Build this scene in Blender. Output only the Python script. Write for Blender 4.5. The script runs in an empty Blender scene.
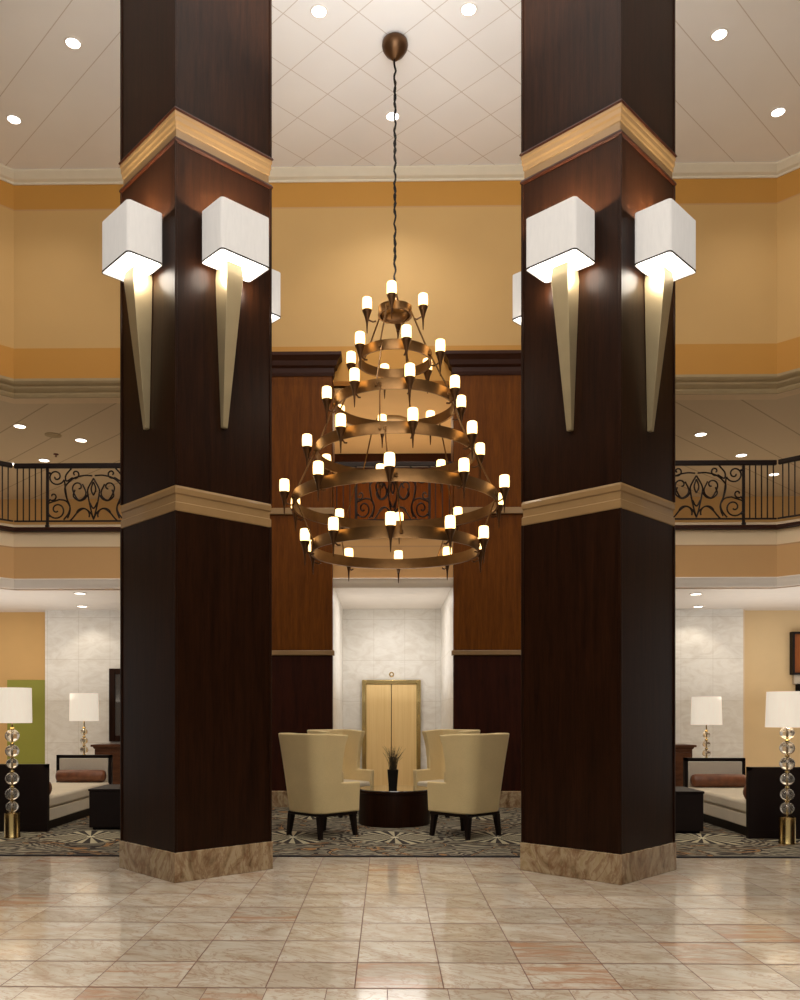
import bpy, bmesh, math, random
from mathutils import Vector, Matrix
random.seed(7)
PI = math.pi
R = math.radians
scene = bpy.context.scene
col = scene.collection

# ------------------------------------------------------------------ camera
cam_d = bpy.data.cameras.new('camera')
cam = bpy.data.objects.new('camera', cam_d); col.objects.link(cam)
cam.location = (0, 0, 1.5)
cam.rotation_euler = (R(90), 0, R(0.9))
cam_d.sensor_fit = 'HORIZONTAL'; cam_d.sensor_width = 36
cam_d.lens = 36 * 864 / 800
cam_d.shift_x = 27 / 800
cam_d.shift_y = 215 / 800
cam_d.clip_start = .05; cam_d.clip_end = 200
scene.camera = cam

# ------------------------------------------------------------------ world, exposure
world = bpy.data.worlds.new('world'); scene.world = world
world.use_nodes = True
wb = world.node_tree.nodes['Background']
wb.inputs[0].default_value = (1.0, .93, .85, 1); wb.inputs[1].default_value = .50
vs = scene.view_settings
vs.view_transform = 'Standard'; vs.look = 'None'; vs.exposure = 0.0; vs.gamma = 1.0
vs.use_curve_mapping = False

CX = 0.10          # the room's axis of symmetry
WY = 14.1          # plane of the rear wall and balcony edge
HZ = 10.36         # atrium ceiling
WCOL = (1.0, .88, .72)

def light(name, kind, loc, energy, color=WCOL, rot=(0, 0, 0), size=.1, size_y=None, spot=None, blend=.6):
    d = bpy.data.lights.new(name, kind); d.energy = energy; d.color = color
    if kind == 'AREA':
        d.size = size
        if size_y: d.shape = 'RECTANGLE'; d.size_y = size_y
    else:
        d.shadow_soft_size = size
    if kind == 'SPOT': d.spot_size = R(spot); d.spot_blend = blend
    o = bpy.data.objects.new(name, d); col.objects.link(o)
    o.location = loc; o.rotation_euler = rot
    return o
# added area fill standing in for unseen lamps of the hall
light('hall_fill', 'AREA', (CX, -1.5, 9.9), 300, (1, .93, .85), (R(18), 0, 0), 11, 6)
light('hall_front_fill', 'AREA', (CX, 4.5, 10.25), 260, (1, .88, .72), (0, 0, 0), 12, 5)
light('hall_ceiling_fill', 'AREA', (CX, 1.0, 8.0), 800, (.93, .97, 1), (R(170), 0, 0), 9, 6)  # upward fill added to brighten the ceiling, no cove modelled
light('centre_ceiling_fill', 'AREA', (CX, 7.0, 8.0), 170, (.92, .96, 1), (R(168), 0, 0), 1.8, 2.5)  # narrow upward fill added to lift the middle of the ceiling

# ------------------------------------------------------------------ shader helpers
class NT:
    def __init__(s, name):
        s.m = bpy.data.materials.new(name); s.m.use_nodes = True
        s.t = s.m.node_tree; s.b = s.t.nodes['Principled BSDF']
    def n(s, kind, **kw):
        o = s.t.nodes.new(kind)
        for k, v in kw.items(): setattr(o, k, v)
        return o
    def l(s, a, b): s.t.links.new(a, b)
    def put(s, sock, v):
        if hasattr(v, 'is_output'): s.l(v, sock)
        elif v is not None: sock.default_value = v
    def n_rot(s, v, a):
        o = s.n('ShaderNodeVectorRotate', rotation_type='Z_AXIS'); s.l(v, o.inputs['Vector']); o.inputs['Angle'].default_value = a; return o.outputs[0]
    def math(s, op, a, b=None, c=None, clamp=False):
        o = s.n('ShaderNodeMath', operation=op, use_clamp=clamp)
        s.put(o.inputs[0], a); s.put(o.inputs[1], b); s.put(o.inputs[2], c)
        return o.outputs[0]
    def pos(s): return s.n('ShaderNodeNewGeometry').outputs['Position']
    def obj(s): return s.n('ShaderNodeTexCoord').outputs['Object']
    def sep(s, v):
        o = s.n('ShaderNodeSeparateXYZ'); s.l(v, o.inputs[0]); return o.outputs
    def com(s, x, y, z):
        o = s.n('ShaderNodeCombineXYZ')
        for i, v in enumerate((x, y, z)): s.put(o.inputs[i], v)
        return o.outputs[0]
    def vmul(s, v, k):
        o = s.n('ShaderNodeVectorMath', operation='MULTIPLY'); s.l(v, o.inputs[0]); s.put(o.inputs[1], k); return o.outputs[0]
    def vadd(s, v, k):
        o = s.n('ShaderNodeVectorMath', operation='ADD'); s.l(v, o.inputs[0]); s.put(o.inputs[1], k); return o.outputs[0]
    def noise(s, v, scale=5, detail=3, rough=.5, dist=0):
        o = s.n('ShaderNodeTexNoise'); s.l(v, o.inputs['Vector'])
        o.inputs['Scale'].default_value = scale; o.inputs['Detail'].default_value = detail
        o.inputs['Roughness'].default_value = rough; o.inputs['Distortion'].default_value = dist
        return o.outputs['Fac']
    def ramp(s, f, stops, interp='LINEAR'):
        o = s.n('ShaderNodeValToRGB'); s.put(o.inputs[0], f)
        r = o.color_ramp; r.interpolation = interp
        while len(r.elements) < len(stops): r.elements.new(.5)
        for e, (p, c) in zip(r.elements, stops):
            e.position = p; e.color = (*c, 1) if len(c) == 3 else c
        return o.outputs[0]
    def mix(s, f, a, b, mode='MIX'):
        o = s.n('ShaderNodeMix', data_type='RGBA', blend_type=mode)
        s.put(o.inputs[0], f)
        for i, v in ((6, a), (7, b)):
            s.put(o.inputs[i], (*v, 1) if isinstance(v, tuple) and len(v) == 3 else v)
        return o.outputs[2]
    def bump(s, h, strength=.2, dist=.01):
        o = s.n('ShaderNodeBump'); o.inputs['Strength'].default_value = strength; o.inputs['Distance'].default_value = dist
        s.l(h, o.inputs['Height']); s.l(o.outputs[0], s.b.inputs['Normal'])
    def color(s, c): s.put(s.b.inputs['Base Color'], (*c, 1) if isinstance(c, tuple) and len(c) == 3 else c)
    def set(s, rough=None, metal=None, spec=None, coat=None, trans=None, ior=None):
        for k, v in (('Roughness', rough), ('Metallic', metal), ('Specular IOR Level', spec), ('Coat Weight', coat), ('Transmission Weight', trans), ('IOR', ior)):
            if v is not None: s.put(s.b.inputs[k], v)
        return s

def srgb(r, g, b):
    f = lambda c: (c / 255 / 12.92) if c <= 10 else ((c / 255 + .055) / 1.055) ** 2.4
    return (f(r), f(g), f(b))

def plain(name, c, rough=.6, metal=0, var=.06, scale=6, **kw):
    n = NT(name); f = n.noise(n.obj(), scale, 3)
    n.color(n.ramp(f, [(.3, tuple(x * (1 - var) for x in c)), (.7, tuple(min(1, x * (1 + var)) for x in c))]))
    n.set(rough, metal, **kw); return n.m

def wood(name, dark, light_, rough=.3, sc=(14, 14, .9), coat=.3):
    n = NT(name); v = n.vmul(n.obj(), sc)
    a = n.noise(v, 1.6, 6, .62, .4); b = n.noise(v, 7, 3, .6)
    f = n.math('MULTIPLY_ADD', b, .35, n.math('MULTIPLY', a, .75))
    n.color(n.ramp(f, [(.35, dark), (.72, light_)]))
    n.set(rough, coat=coat, spec=.12); n.b.inputs['Coat Roughness'].default_value = .22
    n.bump(f, .04, .004); return n.m

def emit(name, c, strength, base=(.8, .8, .8)):
    n = NT(name); n.color(base); n.set(.5)
    n.b.inputs['Emission Color'].default_value = (*c, 1); n.b.inputs['Emission Strength'].default_value = strength
    return n.m

MAT = {}
MAT['mahogany'] = wood('mahogany', srgb(21, 8, 2), srgb(44, 22, 9), .36, coat=.0)
MAT['panel_wood'] = wood('panel_wood', srgb(78, 38, 2), srgb(112, 62, 8), .45, (10, 10, .8), .0)
MAT['dark_panel_wood'] = wood('dark_panel_wood', srgb(34, 11, 2), srgb(58, 22, 6), .45, (10, 10, .8), .0)
MAT['black_wood'] = plain('black_wood', srgb(22, 11, 8), .45, spec=.2)
MAT['brown_wood'] = wood('brown_wood', srgb(62, 36, 22), srgb(98, 62, 40), .4, (2, 9, 9), .2)
MAT['honey_wood'] = wood('honey_wood', srgb(120, 62, 24), srgb(165, 92, 40), .4)
MAT['gold_trim'] = plain('gold_trim', srgb(146, 114, 72), .42, 0, .06, 3, coat=.2)
MAT['lip_wood'] = plain('lip_wood', srgb(52, 23, 9), .4, spec=.2)
MAT['bronze'] = plain('bronze', srgb(132, 98, 60), .36, .85, .1, 9)
MAT['dark_bronze'] = plain('dark_bronze', srgb(92, 64, 40), .4, .85, .1, 9)
MAT['sconce_metal'] = plain('sconce_metal', srgb(176, 158, 122), .4, .6, .05, 4)
MAT['iron'] = plain('iron', srgb(32, 18, 12), .45, .4)
MAT['chrome'] = plain('chrome', srgb(215, 205, 190), .12, 1, .02)
MAT['brass'] = plain('brass', srgb(190, 165, 110), .22, 1, .04)
MAT['white_paint'] = plain('white_paint', srgb(226, 216, 204), .6, 0, .02)
MAT['cream_paint'] = plain('cream_paint', srgb(224, 200, 165), .6, 0, .03)
MAT['crown_paint'] = plain('crown_paint', srgb(222, 210, 186), .6, 0, .02)
MAT['olive_trim'] = plain('olive_trim', srgb(168, 146, 108), .55, 0, .04)
MAT['tan_paint'] = plain('tan_paint', srgb(214, 172, 110), .7, 0, .03, 2)
MAT['soft_tan_paint'] = plain('soft_tan_paint', srgb(224, 196, 150), .7, 0, .03, 2)
MAT['peach_paint'] = plain('peach_paint', srgb(214, 160, 104), .7, 0, .03, 2)
MAT['green_paint'] = plain('green_paint', srgb(146, 146, 56), .65, 0, .03, 2)
MAT['elevator_metal'] = None
MAT['black_metal'] = plain('black_metal', srgb(20, 15, 12), .75, spec=.15)
MAT['downlight'] = emit('downlight', (1, .97, .93), 5.0)
MAT['warm_downlight'] = emit('warm_downlight', (1, .93, .80), 6.0)
MAT['sprinkler_red'] = plain('sprinkler_red', srgb(90, 30, 20), .5)
MAT['leather_brown'] = plain('leather_brown', srgb(112, 66, 40), .4, 0, .35, 9)

def mk():   # leaf green-black of the vase grass
    n = NT('dark_grass'); n.color(n.ramp(n.noise(n.obj(), 20, 2), [(.3, srgb(38, 28, 14)), (.7, srgb(70, 58, 26))])); n.set(.7); return n.m
MAT['grass'] = mk()
def mk():
    n = NT('upper_wall_paint'); z = n.sep(n.pos())[2]
    light_, band = srgb(204, 164, 103), srgb(196, 141, 60)
    a = n.math('GREATER_THAN', z, 9.79); b = n.math('LESS_THAN', z, 7.52)
    f = n.math('MAXIMUM', a, b)
    line = n.math('COMPARE', z, 9.79, .012)
    c = n.mix(f, light_, band); c = n.mix(line, c, srgb(196, 152, 100))
    v = n.ramp(n.noise(n.pos(), 1.2, 2), [(.3, (.96, .96, .96)), (.7, (1, 1, 1))])
    n.color(n.mix(1.0, c, v, 'MULTIPLY')); n.set(.7); return n.m
MAT['upper_wall'] = mk()
def mk():
    n = NT('fascia_paint'); z = n.sep(n.pos())[2]
    f = n.math('GREATER_THAN', z, 4.25)
    line = n.math('COMPARE', z, 4.25, .012)
    ax = n.math('GREATER_THAN', n.math('ABSOLUTE', n.math('SUBTRACT', n.sep(n.pos())[0], .1)), 3.0)
    f = n.math('MULTIPLY', f, ax); c = n.mix(f, srgb(206, 162, 108), srgb(232, 208, 172)); c = n.mix(line, c, srgb(190, 150, 104))
    n.color(c); n.set(.7); return n.m
MAT['fascia'] = mk()

def mk():   # atrium ceiling: big panels with thin diagonal joints
    n = NT('ceiling_panels'); x, y, z = n.sep(n.pos())
    def joint(v, off, sp):
        u = n.math('FRACT', n.math('DIVIDE', n.math('SUBTRACT', v, off - 40 * sp), sp))
        return n.math('LESS_THAN', n.math('ABSOLUTE', n.math('SUBTRACT', u, .5)), .009)
    A = joint(n.math('ADD', x, y), 6.75 + .475, .945)
    B = joint(n.math('SUBTRACT', y, x), 6.44 + .48, .96)
    notR = n.math('LESS_THAN', x, 2.6); notL = n.math('GREATER_THAN', x, -2.4)
    j = n.math('MAXIMUM', n.math('MULTIPLY', A, notR), n.math('MULTIPLY', B, notL))
    base = n.ramp(n.noise(n.pos(), .8, 3), [(.3, srgb(234, 230, 226)), (.7, srgb(240, 236, 232))])
    n.color(n.mix(n.math('MULTIPLY', j, .6), base, srgb(178, 158, 138))); n.set(.75); return n.m
MAT['ceiling'] = mk()
def mk():
    n = NT('balcony_ceiling_panels'); x, y, z = n.sep(n.pos())
    ax = n.math('ABSOLUTE', n.math('SUBTRACT', x, .1))
    u = n.math('FRACT', n.math('DIVIDE', n.math('ADD', n.math('SUBTRACT', y, ax), 40.2), 1.15))
    j = n.math('LESS_THAN', n.math('ABSOLUTE', n.math('SUBTRACT', u, .5)), .018)
    n.color(n.mix(n.math('MULTIPLY', j, .7), srgb(212, 192, 160), srgb(160, 136, 104))); n.set(.75); return n.m
MAT['balcony_ceiling'] = mk()

def marble_nodes(n, v, big=1.0):
    """pinkish beige veined stone evaluated on vector v"""
    w = n.noise(v, 1.3 * big, 4, .55, 1.2)
    st = n.vmul(n.n_rot(v, .5), (1.0, 2.2, 1.6))
    a = n.noise(st, 1.7 * big, 6, .62, 1.8)
    c = n.ramp(a, [(.25, srgb(176, 152, 128)), (.40, srgb(200, 184, 162)), (.52, srgb(212, 199, 180)), (.66, srgb(220, 210, 194)), (.8, srgb(194, 176, 150))])
    vein = n.math('ABSOLUTE', n.math('SUBTRACT', n.noise(st, 2.1 * big, 7, .6, 2.6), .5))
    vf = n.ramp(vein, [(0, (1, 1, 1)), (.035, (0, 0, 0))])
    c = n.mix(n.math('MULTIPLY', vf, .5), c, srgb(166, 122, 90))
    pink = n.ramp(w, [(.55, (0, 0, 0)), (.72, (1, 1, 1))])
    return n.mix(n.math('MULTIPLY', pink, .35), c, srgb(196, 160, 134))

def mk():
    n = NT('marble_floor_tiles'); x, y, z = n.sep(n.pos())
    T, TY = .4905, .496
    far = n.math('GREATER_THAN', y, 4.739)
    tx = n.math('ADD', n.math('MULTIPLY', far, T), n.math('MULTIPLY', n.math('SUBTRACT', 1, far), .33))
    ux = n.math('DIVIDE', n.math('ADD', x, .176 + 40 * .4905), tx)
    uy = n.math('DIVIDE', n.math('SUBTRACT', y, 4.739 - 20 * .496), TY)
    ix, iy = n.math('FLOOR', ux), n.math('FLOOR', uy)
    fx, fy = n.math('FRACT', ux), n.math('FRACT', uy)
    wn = n.n('ShaderNodeTexWhiteNoise', noise_dimensions='3D'); n.l(n.com(ix, iy, far), wn.inputs['Vector'])
    wc = n.sep(wn.outputs['Color'])
    v = n.vadd(n.com(x, y, 0.0), n.vmul(wn.outputs['Color'], (23.0, 31.0, 17.0)))
    c = marble_nodes(n, v, .8)
    tint = n.ramp(wn.outputs['Value'], [(0, (.66, .65, .62)), (.5, (.79, .79, .775)), (1, (.82, .825, .81))])
    c = n.mix(1.0, c, tint, 'MULTIPLY')
    red = n.math('GREATER_THAN', wc[1], .90)
    streak = n.ramp(n.noise(n.vmul(v, (.8, 4, 1)), 2.2, 4, .6, 1.2), [(.45, (0, 0, 0)), (.6, (1, 1, 1))])
    c = n.mix(n.math('MULTIPLY', n.math('MULTIPLY', red, streak), .8), c, srgb(170, 128, 98))
    def edge(f, w):
        return n.math('GREATER_THAN', n.math('ABSOLUTE', n.math('SUBTRACT', f, .5)), .5 - w)
    g = n.math('MAXIMUM', edge(fx, .0065), n.math('MULTIPLY', edge(fy, .02), .8))
    n.color(n.mix(g, c, srgb(96, 58, 44)))
    rr = n.math('MULTIPLY_ADD', g, .4, n.math('MULTIPLY_ADD', n.noise(v, 3, 3), .06, .08))
    n.set(rr, spec=.24)
    n.bump(n.math('SUBTRACT', n.math('MULTIPLY', n.noise(n.pos(), 1.1, 1), .25), g), .06, .004)
    return n.m
MAT['floor'] = mk()
def mk():   # column plinths and skirting: browner stone, slanted veins
    n = NT('brown_marble'); v = n.obj(); v = n.vmul(v, (.9, .9, .55))
    a = n.noise(n.vadd(v, (3.1, 0, 0)), 3.2, 6, .62, 2.4)
    c = n.ramp(a, [(.3, srgb(92, 72, 46)), (.45, srgb(150, 124, 92)), (.56, srgb(172, 150, 118)), (.72, srgb(150, 128, 88))])
    b = n.math('ABSOLUTE', n.math('SUBTRACT', n.noise(v, 2.4, 6, .6, 3), .5))
    c = n.mix(n.math('MULTIPLY', n.ramp(b, [(0, (1, 1, 1)), (.05, (0, 0, 0))]), .5), c, srgb(110, 66, 38))
    n.color(c); n.set(.18); return n.m
MAT['brown_marble'] = mk()
def mk():   # pale stone cladding in big slabs
    n = NT('white_marble'); x, y, z = n.sep(n.pos())
    c = n.ramp(n.noise(n.vmul(n.pos(), (1, 1, 2)), 2.5, 6, .6, 1.5), [(.3, srgb(218, 211, 200)), (.6, srgb(234, 230, 222)), (.8, srgb(224, 216, 202))])
    def jt(v, off, sp, w):
        u = n.math('FRACT', n.math('DIVIDE', n.math('ADD', v, 40 + off), sp))
        return n.math('LESS_THAN', u, w)
    g = n.math('MAXIMUM', jt(z, .05, .82, .012), jt(n.math('ADD', x, y), 0, .62, .014))
    n.color(n.mix(n.math('MULTIPLY', g, .35), c, srgb(170, 156, 134))); n.set(.3); return n.m
MAT['white_marble'] = mk()

def mk():   # art-deco carpet: sunbursts, woven ripples and ochre curls
    n = NT('deco_carpet'); x, y, z = n.sep(n.pos())
    S = 1.24; SY = 2.3
    u = n.math('DIVIDE', n.math('SUBTRACT', x, .10 - 20 * S), S)
    v = n.math('DIVIDE', n.math('SUBTRACT', y, 10.52 - 20 * SY), SY)
    lu = n.math('MULTIPLY', n.math('SUBTRACT', n.math('FRACT', n.math('ADD', u, .5)), .5), S)
    lv = n.math('MULTIPLY', n.math('SUBTRACT', n.math('FRACT', n.math('ADD', v, .5)), .5), SY)
    r = n.math('SQRT', n.math('ADD', n.math('MULTIPLY', lu, lu), n.math('MULTIPLY', lv, lv)))
    th = n.math('ARCTAN2', lv, lu)
    ray = n.math('GREATER_THAN', n.math('SINE', n.math('MULTIPLY', th, 20)), .05)
    inb = n.math('LESS_THAN', r, n.math('MULTIPLY_ADD', n.math('SINE', n.math('MULTIPLY', th, 4)), .08, .50))
    fan = n.mix(ray, srgb(56, 50, 46), srgb(180, 170, 142))
    nz = n.noise(n.pos(), 1.7, 3, .5, 1.0)
    rip = n.math('SINE', n.math('ADD', n.math('MULTIPLY', r, 60), n.math('MULTIPLY', nz, 38)))
    c = n.ramp(n.math('MULTIPLY_ADD', rip, .5, .5), [(.25, srgb(62, 56, 50)), (.5, srgb(104, 96, 84)), (.8, srgb(146, 138, 118))])
    wv = n.math('ABSOLUTE', n.math('SUBTRACT', n.noise(n.pos(), 1.15, 2, .4, 1.6), .5))
    curl = n.math('LESS_THAN', wv, .008)
    curl2 = n.math('COMPARE', wv, .018, .006)
    c = n.mix(curl2, c, srgb(52, 44, 40)); c = n.mix(curl, c, srgb(150, 112, 72))
    c = n.mix(inb, c, fan)
    hub = n.math('LESS_THAN', r, .05); c = n.mix(hub, c, srgb(214, 206, 176))
    speck = n.ramp(n.noise(n.pos(), 160, 2, .7), [(.3, (.78, .78, .78)), (.7, (1.1, 1.1, 1.1))])
    n.color(n.mix(1.0, c, speck, 'MULTIPLY')); n.set(.95, spec=.1)
    n.bump(n.noise(n.pos(), 220, 2), .3, .004); return n.m
MAT['carpet'] = mk()
MAT['carpet_edge'] = plain('carpet_edge', srgb(34, 28, 28), .9)

def fabric(name, c, var=.07):
    n = NT(name); f = n.noise(n.vmul(n.obj(), (1, 1, 1)), 90, 3, .7); g = n.noise(n.obj(), 3, 2)
    k = n.math('MULTIPLY_ADD', f, .6, n.math('MULTIPLY', g, .4))
    n.color(n.ramp(k, [(.35, tuple(x * (1 - var) for x in c)), (.65, tuple(min(1, x * (1 + var)) for x in c))]))
    n.set(.8, spec=.25); n.b.inputs['Sheen Weight'].default_value = .15
    n.bump(f, .15, .002); return n.m
MAT['cream_fabric'] = fabric('cream_fabric', srgb(222, 198, 146))
MAT['seat_fabric'] = fabric('seat_fabric', srgb(214, 200, 174))
MAT['grey_fabric'] = fabric('grey_fabric', srgb(198, 186, 168))
def mk():
    n = NT('brushed_gold'); f = n.noise(n.vmul(n.obj(), (60, 60, .8)), 1, 3, .6)
    n.color(n.ramp(f, [(.3, srgb(222, 186, 124)), (.7, srgb(234, 202, 142))])); n.set(.5, .15); return n.m
MAT['elevator_metal'] = mk()
def mk():
    n = NT('clear_glass'); n.color((.95, .90, .80)); n.set(.03, trans=.92, ior=1.45, coat=.5); return n.m
MAT['glass_ball'] = mk()
def mk():
    n = NT('glass_table_top'); n.color(srgb(60, 52, 44)); n.set(.04, spec=.9, coat=1.0); return n.m
MAT['glass_top'] = mk()
def shade_mat(name, c, strength):
    """lit fabric shade: a woven cloth that glows because the lamp is on"""
    n = NT(name); f = n.noise(n.vmul(n.obj(), (1, 1, .2)), 40, 2)
    n.color(n.ramp(f, [(.3, tuple(x * .52 for x in c)), (.7, tuple(x * .56 for x in c))])); n.set(.9, spec=.1)
    n.b.inputs['Emission Color'].default_value = (*c, 1); n.b.inputs['Emission Strength'].default_value = strength
    return n.m
MAT['sconce_shade'] = shade_mat('sconce_shade', (.96, .91, .85), .30)
MAT['lamp_shade'] = shade_mat('lamp_shade', (1.0, .88, .72), .56)
MAT['sconce_diffuser'] = emit('sconce_diffuser', (1, .96, .90), 2.6)
MAT['torch_glass'] = emit('torch_glass', (1, .63, .22), 4.0)

# ------------------------------------------------------------------ mesh helpers
def link(name, bm, mat, parent=None, smooth=None, bevel=0, subsurf=0):
    bmesh.ops.recalc_face_normals(bm, faces=bm.faces)
    me = bpy.data.meshes.new(name); bm.to_mesh(me); bm.free()
    for m in (mat if isinstance(mat, (list, tuple)) else [mat]): me.materials.append(MAT[m] if isinstance(m, str) else m)
    o = bpy.data.objects.new(name, me); col.objects.link(o)
    if parent: o.parent = parent
    if bevel:
        b = o.modifiers.new('bevel', 'BEVEL'); b.width = bevel; b.segments = 3; b.limit_method = 'ANGLE'; b.angle_limit = R(40)
        b.harden_normals = False
    if subsurf:
        s = o.modifiers.new('subsurf', 'SUBSURF'); s.levels = s.render_levels = subsurf
    if smooth is not None or bevel or subsurf:
        ang = R(smooth or 35)
        me.polygons.foreach_set('use_smooth', [True] * len(me.polygons))
        if not subsurf: me.set_sharp_from_angle(angle=ang)
    return o
def thing(name, label, cat, loc=(0, 0, 0), rz=0, group=None):
    o = bpy.data.objects.new(name, None); col.objects.link(o)
    o.empty_display_size = .1
    o.location = loc; o.rotation_euler = (0, 0, rz)
    return tag(o, label, cat, group)
def tag(o, label, cat, group=None):
    o['label'] = label; o['category'] = cat
    if group: o['group'] = group
    return o
def struct(name, bm, mat, parent=None, **kw):
    o = link(name, bm, mat, parent, **kw)
    if parent is None: o['kind'] = 'structure'
    return o
def copy_tree(o, parent=None):
    c = o.copy(); col.objects.link(c); c.parent = parent
    for ch in list(o.children): copy_tree(ch, c)
    return c
def BM(): return bmesh.new()
def box(bm, x0, x1, y0, y1, z0, z1, mat=0):
    vs_ = [bm.verts.new(p) for p in ((x0, y0, z0), (x1, y0, z0), (x1, y1, z0), (x0, y1, z0), (x0, y0, z1), (x1, y0, z1), (x1, y1, z1), (x0, y1, z1))]
    for f in ((0, 3, 2, 1), (4, 5, 6, 7), (0, 1, 5, 4), (1, 2, 6, 5), (2, 3, 7, 6), (3, 0, 4, 7)):
        bm.faces.new([vs_[i] for i in f]).material_index = mat
    return bm
def prism(bm, poly, z0, z1, scale_top=1.0, mat=0):
    a = [bm.verts.new((x, y, z0)) for x, y in poly]; b = [bm.verts.new((x * scale_top, y * scale_top, z1)) for x, y in poly]
    n = len(poly)
    bm.faces.new(a[::-1]).material_index = mat; bm.faces.new(b).material_index = mat
    for i in range(n): bm.faces.new((a[i], a[(i + 1) % n], b[(i + 1) % n], b[i])).material_index = mat
    return bm
def loft(bm, rings, caps=True, closed=True):
    V = [[bm.verts.new(p) for p in r] for r in rings]
    m = len(V[0])
    for a, b in zip(V, V[1:]):
        for i in range(m if closed else m - 1):
            bm.faces.new((a[i], a[(i + 1) % m], b[(i + 1) % m], b[i]))
    if caps and closed: bm.faces.new(V[0][::-1]); bm.faces.new(V[-1])
    return bm
def lathe(bm, prof, n=24, c=(0, 0, 0)):
    rings = []
    for r, z in prof:
        r = max(r, .0004)
        rings.append([(c[0] + r * math.cos(2 * PI * i / n), c[1] + r * math.sin(2 * PI * i / n), c[2] + z) for i in range(n)])
    return loft(bm, rings)
def tube(bm, pts, r, n=6):
    pts = [Vector(p) for p in pts]
    rings = []; up = None
    for i, p in enumerate(pts):
        d = (pts[min(i + 1, len(pts) - 1)] - pts[max(i - 1, 0)]).normalized()
        if up is None: up = Vector((0, 0, 1)) if abs(d.z) < .9 else Vector((1, 0, 0))
        s = d.cross(up).normalized(); up = s.cross(d).normalized()
        rr = r(i / (len(pts) - 1)) if callable(r) else r
        rings.append([p + (s * math.cos(2 * PI * k / n) + up * math.sin(2 * PI * k / n)) * rr for k in range(n)])
    return loft(bm, rings)
def sweep(bm, path, prof, closed=False):
    """profile of (outward offset, z) carried along a plan path with mitred corners; outward = right of travel"""
    P = [Vector(p) for p in path]; n = len(P); rings = []
    for i, p in enumerate(P):
        if closed: a, b = P[i - 1], P[(i + 1) % n]
        else: a, b = (P[i - 1] if i else None), (P[i + 1] if i < n - 1 else None)
        d1 = (p - a).normalized() if a is not None else None; d2 = (b - p).normalized() if b is not None else None
        if d1 is None: d1 = d2
        if d2 is None: d2 = d1
        n1 = Vector((d1.y, -d1.x)); n2 = Vector((d2.y, -d2.x)); m = (n1 + n2) / (1 + n1.dot(n2))
        rings.append([(p.x + m.x * o, p.y + m.y * o, z) for o, z in prof])
    if closed: rings.append(rings[0]); 
    loft(bm, rings, caps=not closed)
    if closed: bmesh.ops.remove_doubles(bm, verts=bm.verts, dist=1e-6)
    return bm
def cat_rom(pts, k=6):
    out = []; P = [Vector(p) for p in pts]; P = [2 * P[0] - P[1]] + P + [2 * P[-1] - P[-2]]
    for i in range(1, len(P) - 2):
        for j in range(k):
            t = j / k; a, b, c, d = P[i - 1:i + 3]
            out.append(.5 * ((2 * b) + (c - a) * t + (2 * a - 5 * b + 4 * c - d) * t * t + (3 * b - a - 3 * c + d) * t ** 3))
    out.append(P[-2]); return out
def rrect(w, d, r, n=5):
    pts = []
    for cx, cy, a in ((w / 2 - r, d / 2 - r, 0), (-w / 2 + r, d / 2 - r, 90), (-w / 2 + r, -d / 2 + r, 180), (w / 2 - r, -d / 2 + r, 270)):
        for i in range(n + 1):
            t = R(a + 90 * i / n); pts.append((cx + r * math.cos(t), cy + r * math.sin(t)))
    return pts

# ------------------------------------------------------------------ the setting
HW = 6.22                          # half width of the straight rear wall; 45 degree wings beyond
LC, RC = (CX - HW, WY), (CX + HW, WY)
LW, RW = (CX - HW - 3.6, WY - 3.6), (CX + HW + 3.6, WY - 3.6)
OXL, OXR = -.875, 1.083            # central opening
PXL, PXR = -3.05, 3.25             # outer edges of the dark panelling
FULL = [LW, LC, RC, RW]

struct('floor', box(BM(), -13, 13, -7, 22, -.2, 0), 'floor')
bm = prism(BM(), [(-13, -7), (13, -7), (13, WY - 3.2), (RW[0] + .4, WY - 3.2), (RC[0] + .1, WY + .35), (LC[0] - .1, WY + .35), (LW[0] - .4, WY - 3.2), (-13, WY - 3.2)], HZ, HZ + .2)
struct('ceiling', bm, 'ceiling')

# upper wall over the openings
struct('wall_rear_upper', sweep(BM(), FULL, [(0, 6.95), (0, HZ), (-.3, HZ), (-.3, 6.95)]), 'upper_wall')
for nm, path in (('wall_rear_left_header', [LW, LC, (PXL + .3, WY)]), ('wall_rear_right_header', [(PXR - .3, WY), RC, RW])):
    struct(nm, sweep(BM(), path, [(-.001, 6.72), (-.001, 6.95), (-.3, 6.95), (-.3, 6.72)]), 'cream_paint')
struct('trim_1', sweep(BM(), FULL, [(0, 10.20), (.02, 10.20), (.03, 10.23), (.08, 10.25), (.14, 10.31), (.16, 10.33), (.16, HZ), (0, HZ)]), 'crown_paint')
def head_mould(name, path):
    prof = [(0, 6.70), (.03, 6.70), (.05, 6.74), (.05, 6.77), (.09, 6.79), (.13, 6.82), (.13, 6.85), (.19, 6.87), (.22, 6.90), (.22, 6.94), (0, 6.95)]
    struct(name, sweep(BM(), path, prof), 'olive_trim')
head_mould('trim_2', [LW, LC, (PXL + .2, WY)]); head_mould('trim_3', [(PXR - .2, WY), RC, RW])

# unseen atrium side walls past the camera, added dark to dim column reflections
struct('wall_left', box(BM(), LW[0] - .2, LW[0], -6.5, LW[1] + .1, 0, HZ), 'mahogany')
struct('wall_right', box(BM(), RW[0], RW[0] + .2, -6.5, RW[1] + .1, 0, HZ), 'mahogany')
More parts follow.
